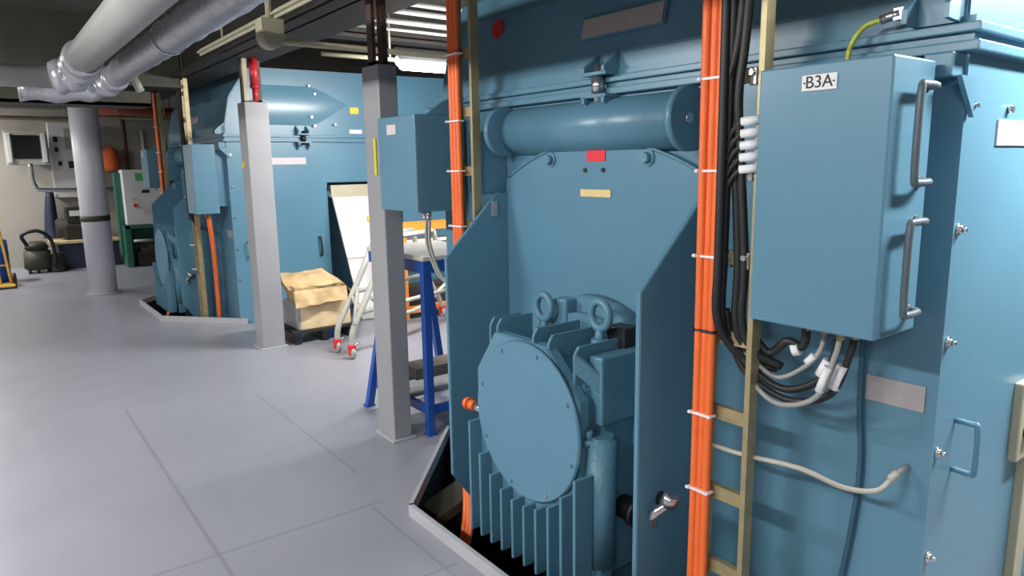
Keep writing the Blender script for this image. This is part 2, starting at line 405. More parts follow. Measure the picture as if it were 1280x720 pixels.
    MB().box(1.86, 1.95, 1.78, 1.88, .90, .99, .006).build('junction_block', 'black', hb); MB().box(1.87, 1.94, 2.12, 2.20, .90, 1.05, .01).build('junction_block', 'bluecast', hb)
    MB().cyl((1.70, 1.74, .12), (1.70, 1.74, .63), .058, seg=32, bev=.01).build('oil_chamber', 'bluecast', hb)
    MB().cyl((1.655, 1.755, .62), (1.655, 1.755, .655), .018, seg=6).cyl((1.655, 1.755, .60), (1.655, 1.755, .625), .026).build('filler_nut', 'bluecast', hb)
    MB().box(1.66, 1.73, 1.70, 1.80, .02, .14, .01).build('foot', 'bluecast', hb)
    MB().cyl((1.83, 1.76, .31), (1.83, 1.68, .31), .045, seg=28).cyl((1.83, 1.69, .31), (1.83, 1.665, .31), .055, seg=28).build('oil_outlet', 'black', hb)
    og = MB().cyl((1.64, 2.46, .555), (1.64, 2.50, .555), .022).cyl((1.64, 2.50, .555), (1.64, 2.53, .555), .03, .024)
    lab(og.build('sensor', 'orange', hb), 'orange sensor head')
    MB().cyl((1.64, 2.39, .555), (1.64, 2.465, .555), .018).build('sensor_stem', 'chrome', hb)
    MB().cyl((1.655, 2.40, .36), (1.655, 2.46, .36), .02).build('sensor_stem', 'brown', hb)
    lab(MB().tube([(1.74, 1.515, .36), (1.72, 1.50, .41), (1.75, 1.47, .45)], .016).cyl((1.75, 1.47, .45), (1.76, 1.455, .49), .028, seg=8).build('grease_nipple', 'chrome', R), 'bright metal fitting')
    # terminal box beside the cables
    t = MB().box(1.73, 1.95, .815, 1.168, 1.152, 1.838, .005)
    t.box(1.95, XW + .01, .86, 1.12, 1.22, 1.78)
    tb = lab(t.build('terminal_box', 'blue', R), 'tall blue terminal box with a letter plate and two side handles')
    for (za, zb) in ((1.54, 1.772), (1.21, 1.442)):
        xg, xf, yf = 1.81, 1.905, .815
        h = MB().tube([(xf, yf, zb), (xf - .01, yf - .028, zb), (xg + .02, yf - .03, zb), (xg, yf - .03, zb - .02), (xg, yf - .03, za + .02), (xg + .02, yf - .03, za), (xf - .01, yf - .028, za), (xf, yf, za)], .0095, 10, 4)
        h.cyl((xf, yf + .001, zb), (xf, yf - .006, zb), .014).cyl((xf, yf + .001, za), (xf, yf - .006, za), .014)
        lab(h.build('handle', 'handle', tb), 'grey metal pull handle')['skip'] = 1
    lp = lab(MB().box(1.726, 1.731, .948, 1.042, 1.771, 1.811, .0015).build('letter_plate', 'white', tb), 'white plate lettered B3A')
    tx = MB(); text_mesh(tx, 'B3A', .043, (1.7255, .995, 1.791), (0, -1, 0), (0, 0, 1))
    for y in (.956, 1.034): tx.cyl((1.7262, y, 1.791), (1.7245, y, 1.791), .0025, seg=10)
    tx.build('lettering', 'ink', lp); lp['skip'] = 1
    for (x, y) in ((1.88, 1.075), (1.88, 1.02), (1.88, .975), (1.88, .935), (1.84, .955)):
        MB().cyl((x, y, 1.153), (x, y, 1.125), .016, seg=6).cyl((x, y, 1.13), (x, y, 1.112), .012).build('cable_gland', 'brass', tb)
    # terminal box at the far end of the front
    t2 = MB().box(1.73, 1.98, 3.06, 3.455, 1.37, 1.845, .005).box(1.96, XW + .01, 3.12, 3.40, 1.42, 1.8)
    t2o = lab(t2.build('terminal_box', 'blue', R), 'shorter blue terminal box with a pale sticker')
    lab(MB().box(1.726, 1.732, 3.25, 3.345, 1.755, 1.805).build('sticker', 'palelabel', t2o), 'pale sticker')
    for y in (3.12, 3.08): MB().cyl((1.80, y, 1.372), (1.80, y, 1.345), .016, seg=6).cyl((1.80, y, 1.35), (1.80, y, 1.33), .011).build('cable_gland', 'chrome', t2o)
    MB().prism([(1.80, 3.06, 1.845), (1.98, 3.06, 1.845), (1.98, 3.06, 1.95), (1.88, 3.06, 1.90)], (0, .02, 0)).cyl((1.86, 3.12, 1.845), (1.86, 3.12, 1.88), .03).build('box_bracket', 'bluecast', t2o)
    # name plates, handle and labels
    lab(MB().box(XW - .005, XW + .001, .81, .975, .895, .97).build('name_plate', 'plate', R), 'grey metal rating plate')
    lab(MB().box(2.27, 2.86, Y0 - .005, Y0 + .001, 1.63, 1.70).build('long_label', 'palelabel', R), 'long pale label')
    ha = MB().tube([(2.185, Y0, .85), (2.185, Y0 - .05, .85), (2.185, Y0 - .06, .84), (2.19, Y0 - .06, .71), (2.19, Y0 - .05, .70), (2.19, Y0, .70)], .008, 10, 4)
    lab(ha.build('handle', 'blue', R), 'blue pull handle')
    MB().tube([(2.955, Y0, .84), (2.955, Y0 - .04, .84), (2.965, Y0 - .045, .74), (2.965, Y0 - .04, .65), (2.965, Y0, .65)], .011, 8, 4).build('handle', 'black', R)
    lab(MB().prism([(2.052, 1.79, 2.09), (2.10, 1.79, 2.09), (2.10, 1.79, 2.18), (2.071, 1.79, 2.18)], (0, .445, 0)).build('plate_holder', 'blue', R), 'name plate backing')
    lab(MB().prism([(2.049, 1.80, 2.098), (2.06, 1.80, 2.098), (2.074, 1.80, 2.172), (2.063, 1.80, 2.172)], (0, .425, 0)).build('name_plate', 'plate', R), 'dull name plate on the hood')
    lab(MB().cyl((2.10, 2.86, 2.235), (2.087, 2.86, 2.2375), .045, seg=32).build('round_badge', 'redpaint', R), 'red oval badge')
    sw = MB().box(2.64, 2.76, Y0 - .03, Y0 + .001, .60, .87, .006)
    so = lab(sw.build('switch_box', 'beige_metal', R), 'small beige switch box'); so['skip'] = 1; MB().cyl((2.69, Y0 - .03, .70), (2.69, Y0 - .05, .70), .022).build('knob', 'black', so)
    lab(MB().box(2.74, 2.82, Y0 - .03, Y0 + .001, -.2, .595, .004).build('conduit', 'beige_metal', R), 'beige conduit')['skip'] = 1
    for (x, z) in ((2.93, 2.44), (2.97, 2.03), (2.99, 2.36), (2.94, 2.12), (3.2, 2.05)):
        MB().cyl((x, Y0 + .012, z), (x, Y0 - .045, z), .012, seg=8).build('bolt', 'chrome', R)
    lab(MB().box(3.40, 3.50, Y0 + .004, Y0 + .012, 2.17, 2.24).build('sticker', 'yellow', R), 'yellow sticker')
    lab(MB().box(3.38, 3.53, Y0 + .004, Y0 + .012, 1.955, 2.0).build('sticker', 'white', R), 'white sticker')
    hc = MB().box(3.06, 4.02, Y0 - .008, Y0 + .012, .04, 1.45, .004).build('hatch_cover', 'blue', R); hc['skip'] = 1
    return R
G1 = machine()
G2 = dup(G1, (0, DY, 0))
G2['label'] = 'farther blue machine beyond the grey columns, with an open hatch in its near side'

# ------------------------------------------------------------------ cable trays and cables
def tray(xr, yr, yl, zlist, zb, zt, label, tiecol='white'):
    T = thing('cable_ladder', label, 'cable tray', (xr, (yr + yl) / 2, zb), 'vertical cable ladders')
    for y in (yr, yl):
        MB().box(xr - .012, xr + .03, y - .009, y + .009, zb, zt).build('rail', 'brass', T)
    for z in zlist:
        MB().box(xr - .002, xr + .02, min(yr, yl), max(yr, yl), z - .021, z + .021).box(xr - .006, xr + .02, min(yr, yl), max(yr, yl), z - .021, z - .015).build('rung', 'brass', T)
    return T
ZR = (.02, .28, .54, .81, 1.06, 1.31, 1.57, 1.84, 2.1, 2.36)
def ties(T, x, y0, y1, zs, m='tag'):
    for z in zs:
        MB().box(x - .018, x + .016, y0, y1, z - .004, z + .004, .002).cyl((x - .018, y1, z), (x - .018, y1 - .012, z), .006, seg=8).build('cable_tie', m, T)
TN = tray(1.81, 1.21, 1.36, ZR, -.45, 2.95, 'zinc cable ladder beside the box lettered B3A')
ties(TN, 1.782, 1.318, 1.402, (.54, .80, 1.31, 1.57, 1.84)); ties(TN, 1.782, 1.318, 1.402, (1.075,), 'ink')
for z in (1.57, 1.84, 1.31):
    for y in (1.235, 1.30):
        lab(MB().box(1.795, 1.815, y - .012, y + .012, z - .03, z + .02, .003).cyl((1.795, y, z + .005), (1.783, y, z + .005), .009, seg=8).build('cable_clamp', 'chrome', TN), 'bright clamp')
def wav(x, y, zs, ax, ph): return [(x + ax * math.sin(z * 2.3 + ph), y + ax * 1.3 * math.sin(z * 1.9 + ph * 2), z) for z in zs]
zz = [-.45, -.1, .25, .6, .95, 1.3, 1.65, 2.0, 2.35, 2.7, 3.04]
for i, (dx, dy) in enumerate(((0, -.026), (.002, 0), (-.002, .026))):
    tag(MB().tube(wav(1.782 + dx, 1.36 + dy, zz, .004, i * .4 + .5), .0135, 10, 5).build('power_cable', 'orange'), 'orange power cable in the bundle strapped to the ladder left of the box lettered B3A', 'cable', 'orange cables beside the near terminal box')
for i, (dx, dy) in enumerate(((0, 0), (-.018, .012))):
    tag(MB().tube(wav(1.785 + dx, 1.30 + dy, [1.14, 1.3, 1.65, 2.0, 2.35, 2.7, 3.04], .006, i)[::-1] + [(1.80, 1.288, 1.05), (1.85, 1.235, 1.0 - i * .02), (1.89, 1.17, .975)], .014, 10, 5).build('control_cable', 'black'), 'black cable running up the ladder just right of the orange bundle', 'cable', 'black cables next to the orange bundle')
for i, dy in enumerate((-.01, .012)):
    tag(MB().tube([(1.79, 1.255 + dy, 3.04), (1.785, 1.25 + dy, 2.3), (1.78, 1.262 + dy, 1.95), (1.775, 1.285 + dy * 2, 1.78), (1.79, 1.27 + dy, 1.60), (1.80, 1.25 + dy, 1.3), (1.80, 1.25 + dy, 1.12), (1.83, 1.225 + dy, 1.03), (1.88, 1.16 + dy, .985)], .013, 10, 6).build('control_cable', 'black'), 'black cable sagging between ladder rails close to the box lettered B3A', 'cable', 'black cables close to the box')
for k in range(5):                                         # black branch cables with white marker sleeves
    z = 1.715 - k * .034
    b = MB().tube([(1.80, 1.315, z - .12 + k * .004), (1.775, 1.29, z - .05), (1.78, 1.25, z - .005), (1.80, 1.21, z), (1.84, 1.165, z)], .008, 8, 6)
    ob = tag(b.build('branch_cable', 'black'), ['topmost', 'second from the top', 'middle', 'second from the bottom', 'lowest'][k] + ' of five white-sleeved black cables entering the near box', 'cable', 'branch cables with white marker sleeves')
    lab(MB().cyl((1.778, 1.255, z - .006), (1.802, 1.20, z), .0125, seg=12).build('marker_sleeve', 'tag', ob), 'white marker sleeve')
LOOPS = [((1.88, 1.075), .016, 'black', .10, 'short black cable dropping from the left gland under the box'),
         ((1.88, .975), .014, 'black', .0, 'thick black cable looping from the middle glands under the box'),
         ((1.84, .955), .010, 'grey_cable', -.035, 'lower grey cable looping from the box over to the ladder'),
         ((1.88, 1.02), .009, 'grey_cable', .03, 'upper grey cable behind the black loop under the box'),
         ((1.88, .935), .013, 'black', -.03, 'black cable from the rightmost gland under the box')]
for k, ((gx, gy), r, m, up, lb) in enumerate(LOOPS):
    zl = .925 + up
    pts = [(gx, gy, 1.125), (gx, gy + .012, 1.06), (gx - .01, gy + .055, zl + .045), (gx - .02, (gy + 1.27) / 2 + .01, zl), (1.835, 1.235, zl + .055), (1.82, 1.285, 1.045 + up * .2), (1.80, 1.30, 1.15)]
    ob = tag(MB().tube(pts, r * .8, 10, 7).build('loop_cable', m), lb, 'cable', 'looped cables under the near terminal box')
    P0, P1 = Vector((gx - .002, gy + .02, 1.05)), Vector((gx - .008, gy + .048, zl + .06))
    if up > .05: P0, P1 = Vector((gx, gy + .015, 1.055)), Vector((gx - .006, gy + .04, zl + .02))
    lab(MB().cyl(P0 + (P1 - P0) * .2, P0 + (P1 - P0) * .95, r * 1.25, seg=12).build('marker_sleeve', 'tag', ob), 'white marker sleeve')
tag(MB().tube([(1.80, 1.37, .70), (1.835, 1.25, .685), (1.85, 1.06, .70), (1.90, .95, .665), (1.95, .88, .665), (1.99, .855, .70)], .008, 10, 6).cyl((1.985, .86, .695), (2.005, .85, .715), .012, seg=6).cyl((2.0, .853, .71), (2.05, .84, .725), .007, seg=8).build('hose', 'hose_pale'), 'thin beige hose hanging across the blue casing below the rating plate', 'hose')
tag(MB().tube([(2.03, .985, 1.14), (2.036, .985, .9), (2.036, .97, .68), (2.036, .985, .45), (2.036, 1.03, .1), (2.036, 1.08, -.3)], .008, 10, 6).build('hose', 'line_dark'), 'thin dark blue line running down the casing behind the beige hose', 'hose')  # thin round line in a darker tone of the casing blue
ew = tag(MB().tube([(1.96, 1.05, 1.842), (1.96, 1.045, 1.90), (1.97, 1.015, 1.95), (1.98, .96, 1.965)], .007, 8, 6).build('earth_wire', 'earth'), 'yellow green earth wire arching above the box lettered B3A', 'wire')
lab(MB().cyl((1.98, .975, 1.963), (1.98, .925, 1.972), .013, seg=12).box(1.97, 1.99, .915, .94, 1.955, 1.985).build('cable_lug', 'chrome', ew), 'metal cable lug')

TL = tray(1.86, 2.745, 2.88, [z for z in ZR if z > .2], .1, 2.95, 'zinc cable ladder between the far upright plate and the shorter box')
ties(TL, 1.83, 2.80, 2.905, (1.57, 1.80, 2.1, 1.31))
for i, dy in enumerate((-.028, 0, .028)):
    pts = [(1.835, 2.855 + dy, 3.04), (1.835, 2.86 + dy, 2.2), (1.832, 2.855 + dy, 1.7), (1.83, 2.85 + dy, 1.2), (1.825, 2.845 + dy, .5), (1.81, 2.80 + dy, .10), (1.74, 2.70 + dy, -.12), (1.62, 2.62 + dy, -.30), (1.50, 2.60 + dy, -.45)]
    tag(MB().tube(pts, .0135, 10, 6).build('power_cable', 'orange'), 'orange power cable rising behind the far upright plate from the dark pit', 'cable', 'orange cables behind the far upright plate')
pb = thing('pit_bracket', 'tilted grey steel bracket down in the pit by the orange cables', 'bracket', (1.72, 2.95, -.5))
MB().beam((1.62, 2.86, -.10), (1.88, 2.88, -.03), .16, .012).beam((1.62, 2.78, -.12), (1.88, 2.80, -.05), .012, .05).build('tray_plate', 'olive', pb)
MB().box(1.80, 1.84, 2.84, 2.90, -.53, -.06).build('post', 'olive', pb)

# the farther machine's trays and cables
t2 = dup(TN, (0, DY, 0)); t2['label'] = 'zinc cable ladder beside the terminal box of the farther machine'
t3 = dup(TL, (0, DY, 0)); t3['label'] = 'zinc cable ladder at the far end of the farther machine'
for o in [o for o in COL.objects if o.get('group') == 'orange cables behind the far upright plate']:
    c = dup(o, (0, DY, 0)); c['label'] = 'orange power cable at the far end of the farther machine'; c['group'] = 'orange cables at the far end of the farther machine'
for o in [o for o in COL.objects if o.get('group') == 'black cables next to the orange bundle']:
    c = dup(o, (0, DY, 0)); c['label'] = 'black cable on the ladder above the farther box'; c['group'] = 'black cables on the farther ladder'
for i, dy in enumerate((-.025, .025)):
    pts = [(1.88, 7.66 + dy, 1.13), (1.92, 7.74 + dy, .8), (1.94, 7.80 + dy, .4), (1.94, 7.81 + dy, .1), (1.94, 7.82 + dy, -.2), (1.94, 7.82 + dy, -.5)]
    tag(MB().tube(pts, .018, 10, 5).build('power_cable', 'orange'), 'orange power cable dropping from the box of the farther machine into its pit', 'cable', 'orange cables under the farther box')
for i, dy in enumerate((0, .03)):
    tag(MB().tube([(1.80, 3.10 - dy, 1.33), (1.80, 3.10 - dy, 1.2), (1.83, 3.05 - dy, 1.05), (1.88, 2.98 - dy, 1.0), (1.92, 2.90, 1.05)], .008, 8, 6).build('control_cable', 'grey_cable'), 'thin grey cable hanging from the shorter box above the blue bench', 'cable', 'grey cables under the shorter box')

# ------------------------------------------------------------------ columns and pillar
def column(x, y, h, label, w=.10, zt=2.5):
    T = thing('steel_column', label, 'column', (x, y, 0), 'grey steel columns')
    MB().box(x - w, x + w, y - .10, y + .10, .012, h, .006).build('shaft', 'grey_paint', T)
    MB().box(x - w - .02, x + w + .02, y - .12, y + .12, 0, .012, .003).build('base_plate', 'kerb', T)
    f = MB().box(x - w * .85, x - w * .5, y - .03, y + .03, h, zt).box(x + w * .25, x + w * .75, y - .03, y + .03, h, zt).box(x - w * .85, x + w * .75, y - .03, y + .03, h, h + .02)
    lab(f.build('bare_beam', 'brown', T), 'brown unpainted beam end above the cladding')
    return T
c1 = column(1.855, 3.655, 2.14, 'nearer grey square column standing beside the blue bench', .057)
lab(MB().box(1.79, 1.796, 3.61, 3.635, 1.55, 1.75).build('sticker', 'yellow', c1), 'yellow strip sticker')
c2 = column(1.99, 6.31, 2.15, 'farther grey square column standing left of the wooden crate')
lab(MB().box(1.885, 1.891, 6.33, 6.39, 1.60, 1.655).build('sticker', 'yellow', c2), 'yellow sticker')
tag(MB().box(1.89, 1.93, 6.195, 6.235, 2.155, 2.50, .004).build('cable_cover', 'beige_metal'), 'short pale strip above the farther grey column', 'cable cover')
tag(MB().cyl((1.98, 6.19, 2.155), (1.98, 6.19, 2.27), .022).cyl((1.98, 6.19, 2.27), (1.98, 6.19, 2.50), .034, bev=.008).cyl((1.98, 6.19, 2.26), (1.98, 6.19, 2.285), .038).build('red_pipe', 'redpaint'), 'short red pipe upright at the top of the farther grey column', 'pipe')
pl = thing('pillar', 'round pale grey pillar with a dark band standing in the aisle', 'pillar', (1.21, 10.6, 0))
MB().cyl((1.21, 10.6, .01), (1.21, 10.6, RZ), .165, seg=48).build('shaft', 'white_pillar', pl)
lab(MB().cyl((1.21, 10.6, .95), (1.21, 10.6, 1.02), .172, seg=48).build('band', 'olive', pl), 'dark band')
MB().cyl((1.21, 10.6, 0), (1.21, 10.6, .015), .20, seg=48).build('base_ring', 'kerb', pl)

# ------------------------------------------------------------------ blue bench
bb = thing('workbench', 'blue steel workbench with white top and brown shelf behind the nearer column', 'workbench', (2.25, 3.85, 0))
lab(MB().box(1.99, 2.52, 3.49, 4.22, 1.055, 1.085, .008).build('bench_top', 'whiteboard', bb), 'worn white top')
MB().box(2.0, 2.51, 3.50, 3.53, .985, 1.055).box(2.0, 2.51, 4.18, 4.21, .985, 1.055).box(2.0, 2.03, 3.53, 4.18, .985, 1.055).box(2.48, 2.51, 3.53, 4.18, .985, 1.055).build('top_frame', 'bluesteel', bb)
for (x, y, fx, fy) in ((2.02, 3.52, 2.02, 3.52), (2.49, 3.52, 2.49, 3.52), (2.15, 4.19, 1.965, 4.24), (2.40, 4.19, 2.56, 4.24)):
    MB().beam((fx, fy, 0), (x, y, 1.0), .045, .045, (0, 1, 0)).box(fx - .032, fx + .032, fy - .032, fy + .032, 0, .01).build('leg', 'bluesteel', bb)
MB().box(2.0, 2.03, 3.54, 4.2, .13, .18).box(2.48, 2.51, 3.54, 4.2, .13, .18).box(2.03, 2.48, 3.505, 3.53, .13, .18).box(2.03, 2.48, 4.17, 4.2, .13, .18).build('lower_frame', 'bluesteel', bb)
for (x, y) in ((2.0, 3.80), (2.48, 3.80)): MB().box(x - .012, x + .03, y - .0, y + .04, .17, .45).build('shelf_bracket', 'bluesteel', bb)
lab(MB().box(2.0, 2.51, 3.63, 3.82, .315, .385, .005).build('shelf', 'brownboard', bb), 'thick brown shelf board')
lab(MB().box(2.0, 2.51, 3.72, 3.98, .18, .205, .004).build('shelf', 'grey_paint', bb), 'grey lower shelf')

# ------------------------------------------------------------------ trolley, orange stillage, crate, panel
tr = thing('trolley', 'grey tubular trolley on red hubbed castors behind the nearer column', 'trolley', (3.1, 5.9, 0))
def leg(name, pts, r=.026): MB().tube(pts, r, 12, 5).build(name, 'tubegrey', tr)
leg('leg', [(2.37, 5.70, .10), (2.40, 5.71, .24), (2.55, 5.75, .47), (2.76, 5.80, .82), (2.86, 5.83, .98)])
leg('leg', [(2.38, 5.42, .10), (2.41, 5.44, .24), (2.56, 5.49, .47), (2.80, 5.57, .86), (2.88, 5.60, .98)])
leg('leg', [(3.85, 6.36, .10), (3.78, 6.33, .24), (3.62, 6.25, .47), (3.42, 6.10, .82), (3.34, 6.04, .98)])
leg('leg', [(3.95, 6.06, .10), (3.88, 6.04, .24), (3.72, 5.97, .47), (3.52, 5.86, .82), (3.44, 5.81, .98)])
leg('top_rail', [(2.86, 5.83, .98), (3.34, 6.04, .98)]); leg('top_rail', [(2.88, 5.60, .98), (3.44, 5.81, .98)])
leg('side_rail', [(2.57, 5.755, .50), (3.61, 6.245, .50)], .02); leg('side_rail', [(2.50, 5.47, .37), (3.80, 6.0, .37)], .02)
leg('brace', [(2.42, 5.43, .28), (2.62, 5.77, .55)], .018); leg('brace', [(2.55, 5.75, .47), (2.50, 5.46, .36)], .018); leg('brace', [(3.75, 6.31, .30), (3.74, 5.98, .44)], .018)
leg('brace', [(2.62, 5.50, .48), (2.9, 5.62, .28), (3.3, 5.8, .28), (3.70, 5.96, .46)], .018)
for (x, y) in ((2.37, 5.70), (2.38, 5.42), (3.85, 6.36), (3.95, 6.06)):
    w = MB().cyl((x - .018, y, .05), (x + .018, y, .05), .05, seg=28, bev=.006).build('castor', 'tubegrey', tr)
    lab(MB().box(x - .03, x + .03, y - .03, y + .03, .07, .12, .01).cyl((x - .026, y, .05), (x + .026, y, .05), .022, seg=16).build('castor_hub', 'red', w), 'red castor housing')
    MB().cyl((x + .02, y - .02, .115), (x + .06, y - .02, .125), .009, seg=10).build('brake_pin', 'chrome', w)

st = thing('stillage', 'orange steel frame standing behind the grey trolley', 'frame', (3.8, 6.58, 0))
for (x, y) in ((3.46, 6.46), (4.35, 6.46), (3.46, 6.70), (4.35, 6.70)): MB().box(x - .03, x + .03, y - .03, y + .03, 0, 1.0).build('post', 'orangepaint', st)
for z in (.10, .97):
    for y in (6.46, 6.70): MB().box(3.46, 4.35, y - .028, y + .028, z - .035, z + .035).build('rail', 'orangepaint', st)
    for x in (3.46, 4.35): MB().box(x - .028, x + .028, 6.46, 6.70, z - .035, z + .035).build('rail', 'orangepaint', st)
lab(MB().box(3.5, 4.31, 6.50, 6.66, .12, .35, .01).build('load_box', 'dark', st), 'dark load inside the frame')
lab(MB().box(3.49, 4.32, 6.49, 6.67, .80, .83).build('shelf', 'whiteboard', st), 'pale shelf')

pt = thing('pallet', 'dark low pallet carrying the wooden crate', 'pallet', (2.46, 6.42, 0))
for x in (2.20, 2.46, 2.72): MB().box(x - .03, x + .03, 6.17, 6.66, 0, .10, .004).build('bearer', 'black', pt)
for k in range(5): MB().box(2.16, 2.76, 6.17 + k * .10, 6.25 + k * .10, .10, .122).build('deck_board', 'dark', pt)
cr = thing('crate', 'open pale plywood crate with grey end on the dark pallet', 'crate', (2.47, 6.4, .123))
MB().box(2.245, 2.71, 6.205, 6.225, .125, .365, .002).build('side_board', 'wood', cr); MB().box(2.245, 2.71, 6.58, 6.60, .125, .365, .002).build('side_board', 'wood', cr)
lab(MB().box(2.225, 2.245, 6.205, 6.60, .125, .36, .002).build('end_board', 'grey_paint', cr), 'grey end panel'); MB().box(2.71, 2.73, 6.205, 6.60, .125, .36, .002).build('end_board', 'wood', cr)
MB().box(2.245, 2.71, 6.225, 6.58, .125, .14).build('bottom_board', 'wood', cr)
# crumpled carton
def carton():
    R_ = thing('carton', 'crumpled open cardboard box lying in the plywood crate', 'carton', (2.46, 6.40, .142))
    b = bmesh.new(); bmesh.ops.create_cube(b, size=1)
    for v in b.verts: v.co = Vector((2.445 + v.co.x * .37, 6.40 + v.co.y * .31, .335 + v.co.z * .38))
    bmesh.ops.subdivide_edges(b, edges=b.edges[:], cuts=9, use_grid_fill=True)
    for v in b.verts:
        k = max(0, (v.co.z - .36) / .17)
        d = noise.noise_vector(v.co * 9) * .035 + noise.noise_vector(v.co * 22) * .014
        v.co += d * k
        v.co.y -= .05 * k * (1 if v.co.y < 6.4 else .3)
        v.co.x += (v.co.x - 2.445) * .28 * k
        v.co.z += .06 * k * (v.co.y - 6.3)
    m_ = MB(); m_._merge(b); m_.build('box_body', 'card', R_)
    def flap(q, n=8):
        f = MB(); V = []; Fs = []; a, b_, c, d = [Vector(p) for p in q]
        for i in range(n + 1):
            for j in range(n + 1):
                p = a.lerp(b_, i / n).lerp(d.lerp(c, i / n), j / n)
                p += noise.noise_vector(p * 8) * .035 * (j / n + .1); V.append(p)
        for i in range(n):
            for j in range(n):
                k = i * (n + 1) + j; Fs.append((k, k + 1, k + n + 2, k + n + 1))
        up = [v + Vector((0, .004, .004)) for v in V]; N = len(V)
        f.poly(V + up, Fs + [tuple(x + N for x in q_[::-1]) for q_ in Fs])
        f.build('flap', 'card', R_)
    flap([(2.19, 6.19, .49), (2.70, 6.19, .49), (2.66, 6.12, .37), (2.17, 6.13, .36)])
    flap([(2.16, 6.22, .50), (2.70, 6.22, .50), (2.60, 6.50, .64), (2.16, 6.48, .62)])
    flap([(2.66, 6.2, .52), (2.68, 6.55, .54), (2.80, 6.55, .44), (2.78, 6.2, .42)])
carton()
tag(MB().prism([(2.50, 6.24, 0), (2.56, 6.24, 0), (2.57, 6.24, .095), (2.49, 6.24, .095)], (0, .16, 0), .004).build('blue_block', 'bluesteel'), 'small blue block under the pallet boards', 'block')
wp = thing('leaning_panel', 'white sheet metal cover leaning against the open hatch of the farther machine', 'panel', (3.5, 7.1, 0))
lab(MB().prism([(3.10, 6.74, .005), (3.10, 6.76, .005), (3.10, 7.385, 1.30), (3.10, 7.36, 1.30)], (.62, 0, 0), .003).build('sheet', 'sheet', wp), 'white sheet')
MB().prism([(3.09, 7.345, 1.27), (3.09, 7.40, 1.33), (3.09, 7.40, 1.40), (3.09, 7.36, 1.40)], (.64, 0, 0), .003).build('top_flange', 'beige_metal', wp)
MB().beam((3.10, 7.035, .625), (3.72, 7.035, .625), .012, .012).build('seam_strip', 'beige_metal', wp)
MB().prism([(3.44, 7.195, .99), (3.44, 7.205, .99), (3.44, 7.235, 1.05), (3.44, 7.225, 1.05)], (.22, 0, 0)).build('sticker', 'yellow', wp)
MB().box(3.09, 3.10, 7.36, 7.41, 1.27, 1.40).build('end_lip', 'beige_metal', wp)

# ------------------------------------------------------------------ overhead
struct(MB().box(1.80, 1.82, -3.3, 14.3, 2.50, 3.05).box(1.70, 2.12, -3.3, 14.3, 2.50, 2.53).build('ceiling_beam', 'dark'))
struct(MB().box(-3.5, 1.79, 7.9, 7.93, 2.42, 3.05).box(-3.5, 1.79, 7.8, 8.03, 2.40, 2.43).build('ceiling_beam', 'olive'))
struct(MB().box(-3.5, 1.79, 12.0, 12.03, 2.50, 3.05).box(-3.5, 1.79, 11.9, 12.13, 2.48, 2.51).build('ceiling_beam', 'olive'))
struct(MB().box(2.13, 7.9, 5.95, 5.98, 2.72, 3.05).box(2.13, 7.9, 5.88, 6.05, 2.70, 2.73).build('ceiling_beam', 'dark'))
p1 = thing('insulated_pipe', 'left of two thick pipes overhead, smooth pale cladding, running down the aisle', 'pipe', (.71, 2.0, 2.35))
MB().cyl((.685, -3.2, 2.35), (.685, 5.72, 2.35), .10, seg=40).build('pipe_run', 'pipe', p1)
lab(MB().tube([(.685, 5.66, 2.35), (.685, 5.80, 2.33), (.64, 5.93, 2.26), (.52, 5.97, 2.24)], lambda t: .115 + .012 * math.sin(t * 30), 24, 5).build('elbow_wrap', 'foil', p1), 'shiny foil wrapped elbow')
MB().cyl((.56, 5.97, 2.24), (-3.5, 5.97, 2.24), .075, seg=32).build('pipe_run', 'pipe', p1)
p2 = thing('insulated_pipe', 'right of two thick pipes overhead, wrapped in wrinkled foil', 'pipe', (1.06, 2.0, 2.35))
lab(MB().tube([(1.0, -3.2, 2.35)] + [(1.0, -2 + i * .8, 2.35) for i in range(11)] + [(1.0, 6.6, 2.33)], lambda t: .09 + .004 * math.sin(t * 160), 32, 5).build('pipe_run', 'foil', p2), 'foil wrapped run')
lab(MB().tube([(1.0, 6.5, 2.33), (.97, 6.66, 2.29), (.86, 6.74, 2.25), (.65, 6.76, 2.23), (.36, 6.76, 2.23)], lambda t: .092 + .012 * math.sin(t * 26), 24, 5).build('elbow_wrap', 'foil', p2), 'foil wrapped elbow')
for y in (.4, 2.6, 4.6):
    MB().tube([(1.0 + .096 * math.cos(a), y, 2.35 + .096 * math.sin(a)) for a in [k * PI / 8 for k in range(16)]], .006, 6, 1, True).build('strap', 'chrome', p2)
    MB().cyl((1.0, y, 2.44), (1.0, y, 3.05), .008).build('hanger_rod', 'olive', p2)
    MB().cyl((.685, y, 2.44), (.685, y, 3.05), .008).build('hanger_rod', 'olive', p1)
lab(MB().cyl((1.09, 6.3, 2.30), (1.13, 6.3, 2.20), .03).build('drain_stub', 'tubegrey', p2), 'short grey stub')
g0, g1 = at(250, 66, z=2.5), at(372, 3, z=2.5)
tag(MB().beam(g0, g0 + (g1 - g0) * 2.5, .05, .012).beam(g0, g0 + (g1 - g0) * 2.5, .008, .05).cyl(g0 + (g1 - g0) * .3, (g0.x + (g1.x - g0.x) * .3, g0.y + (g1.y - g0.y) * .3, RZ), .008).cyl(g0 + (g1 - g0) * 2, (g0.x + (g1.x - g0.x) * 2, g0.y + (g1.y - g0.y) * 2, RZ), .008).build('bracket_rail', 'beige_metal'), 'beige steel rail overhead just right of the foil wrapped pipe', 'rail')
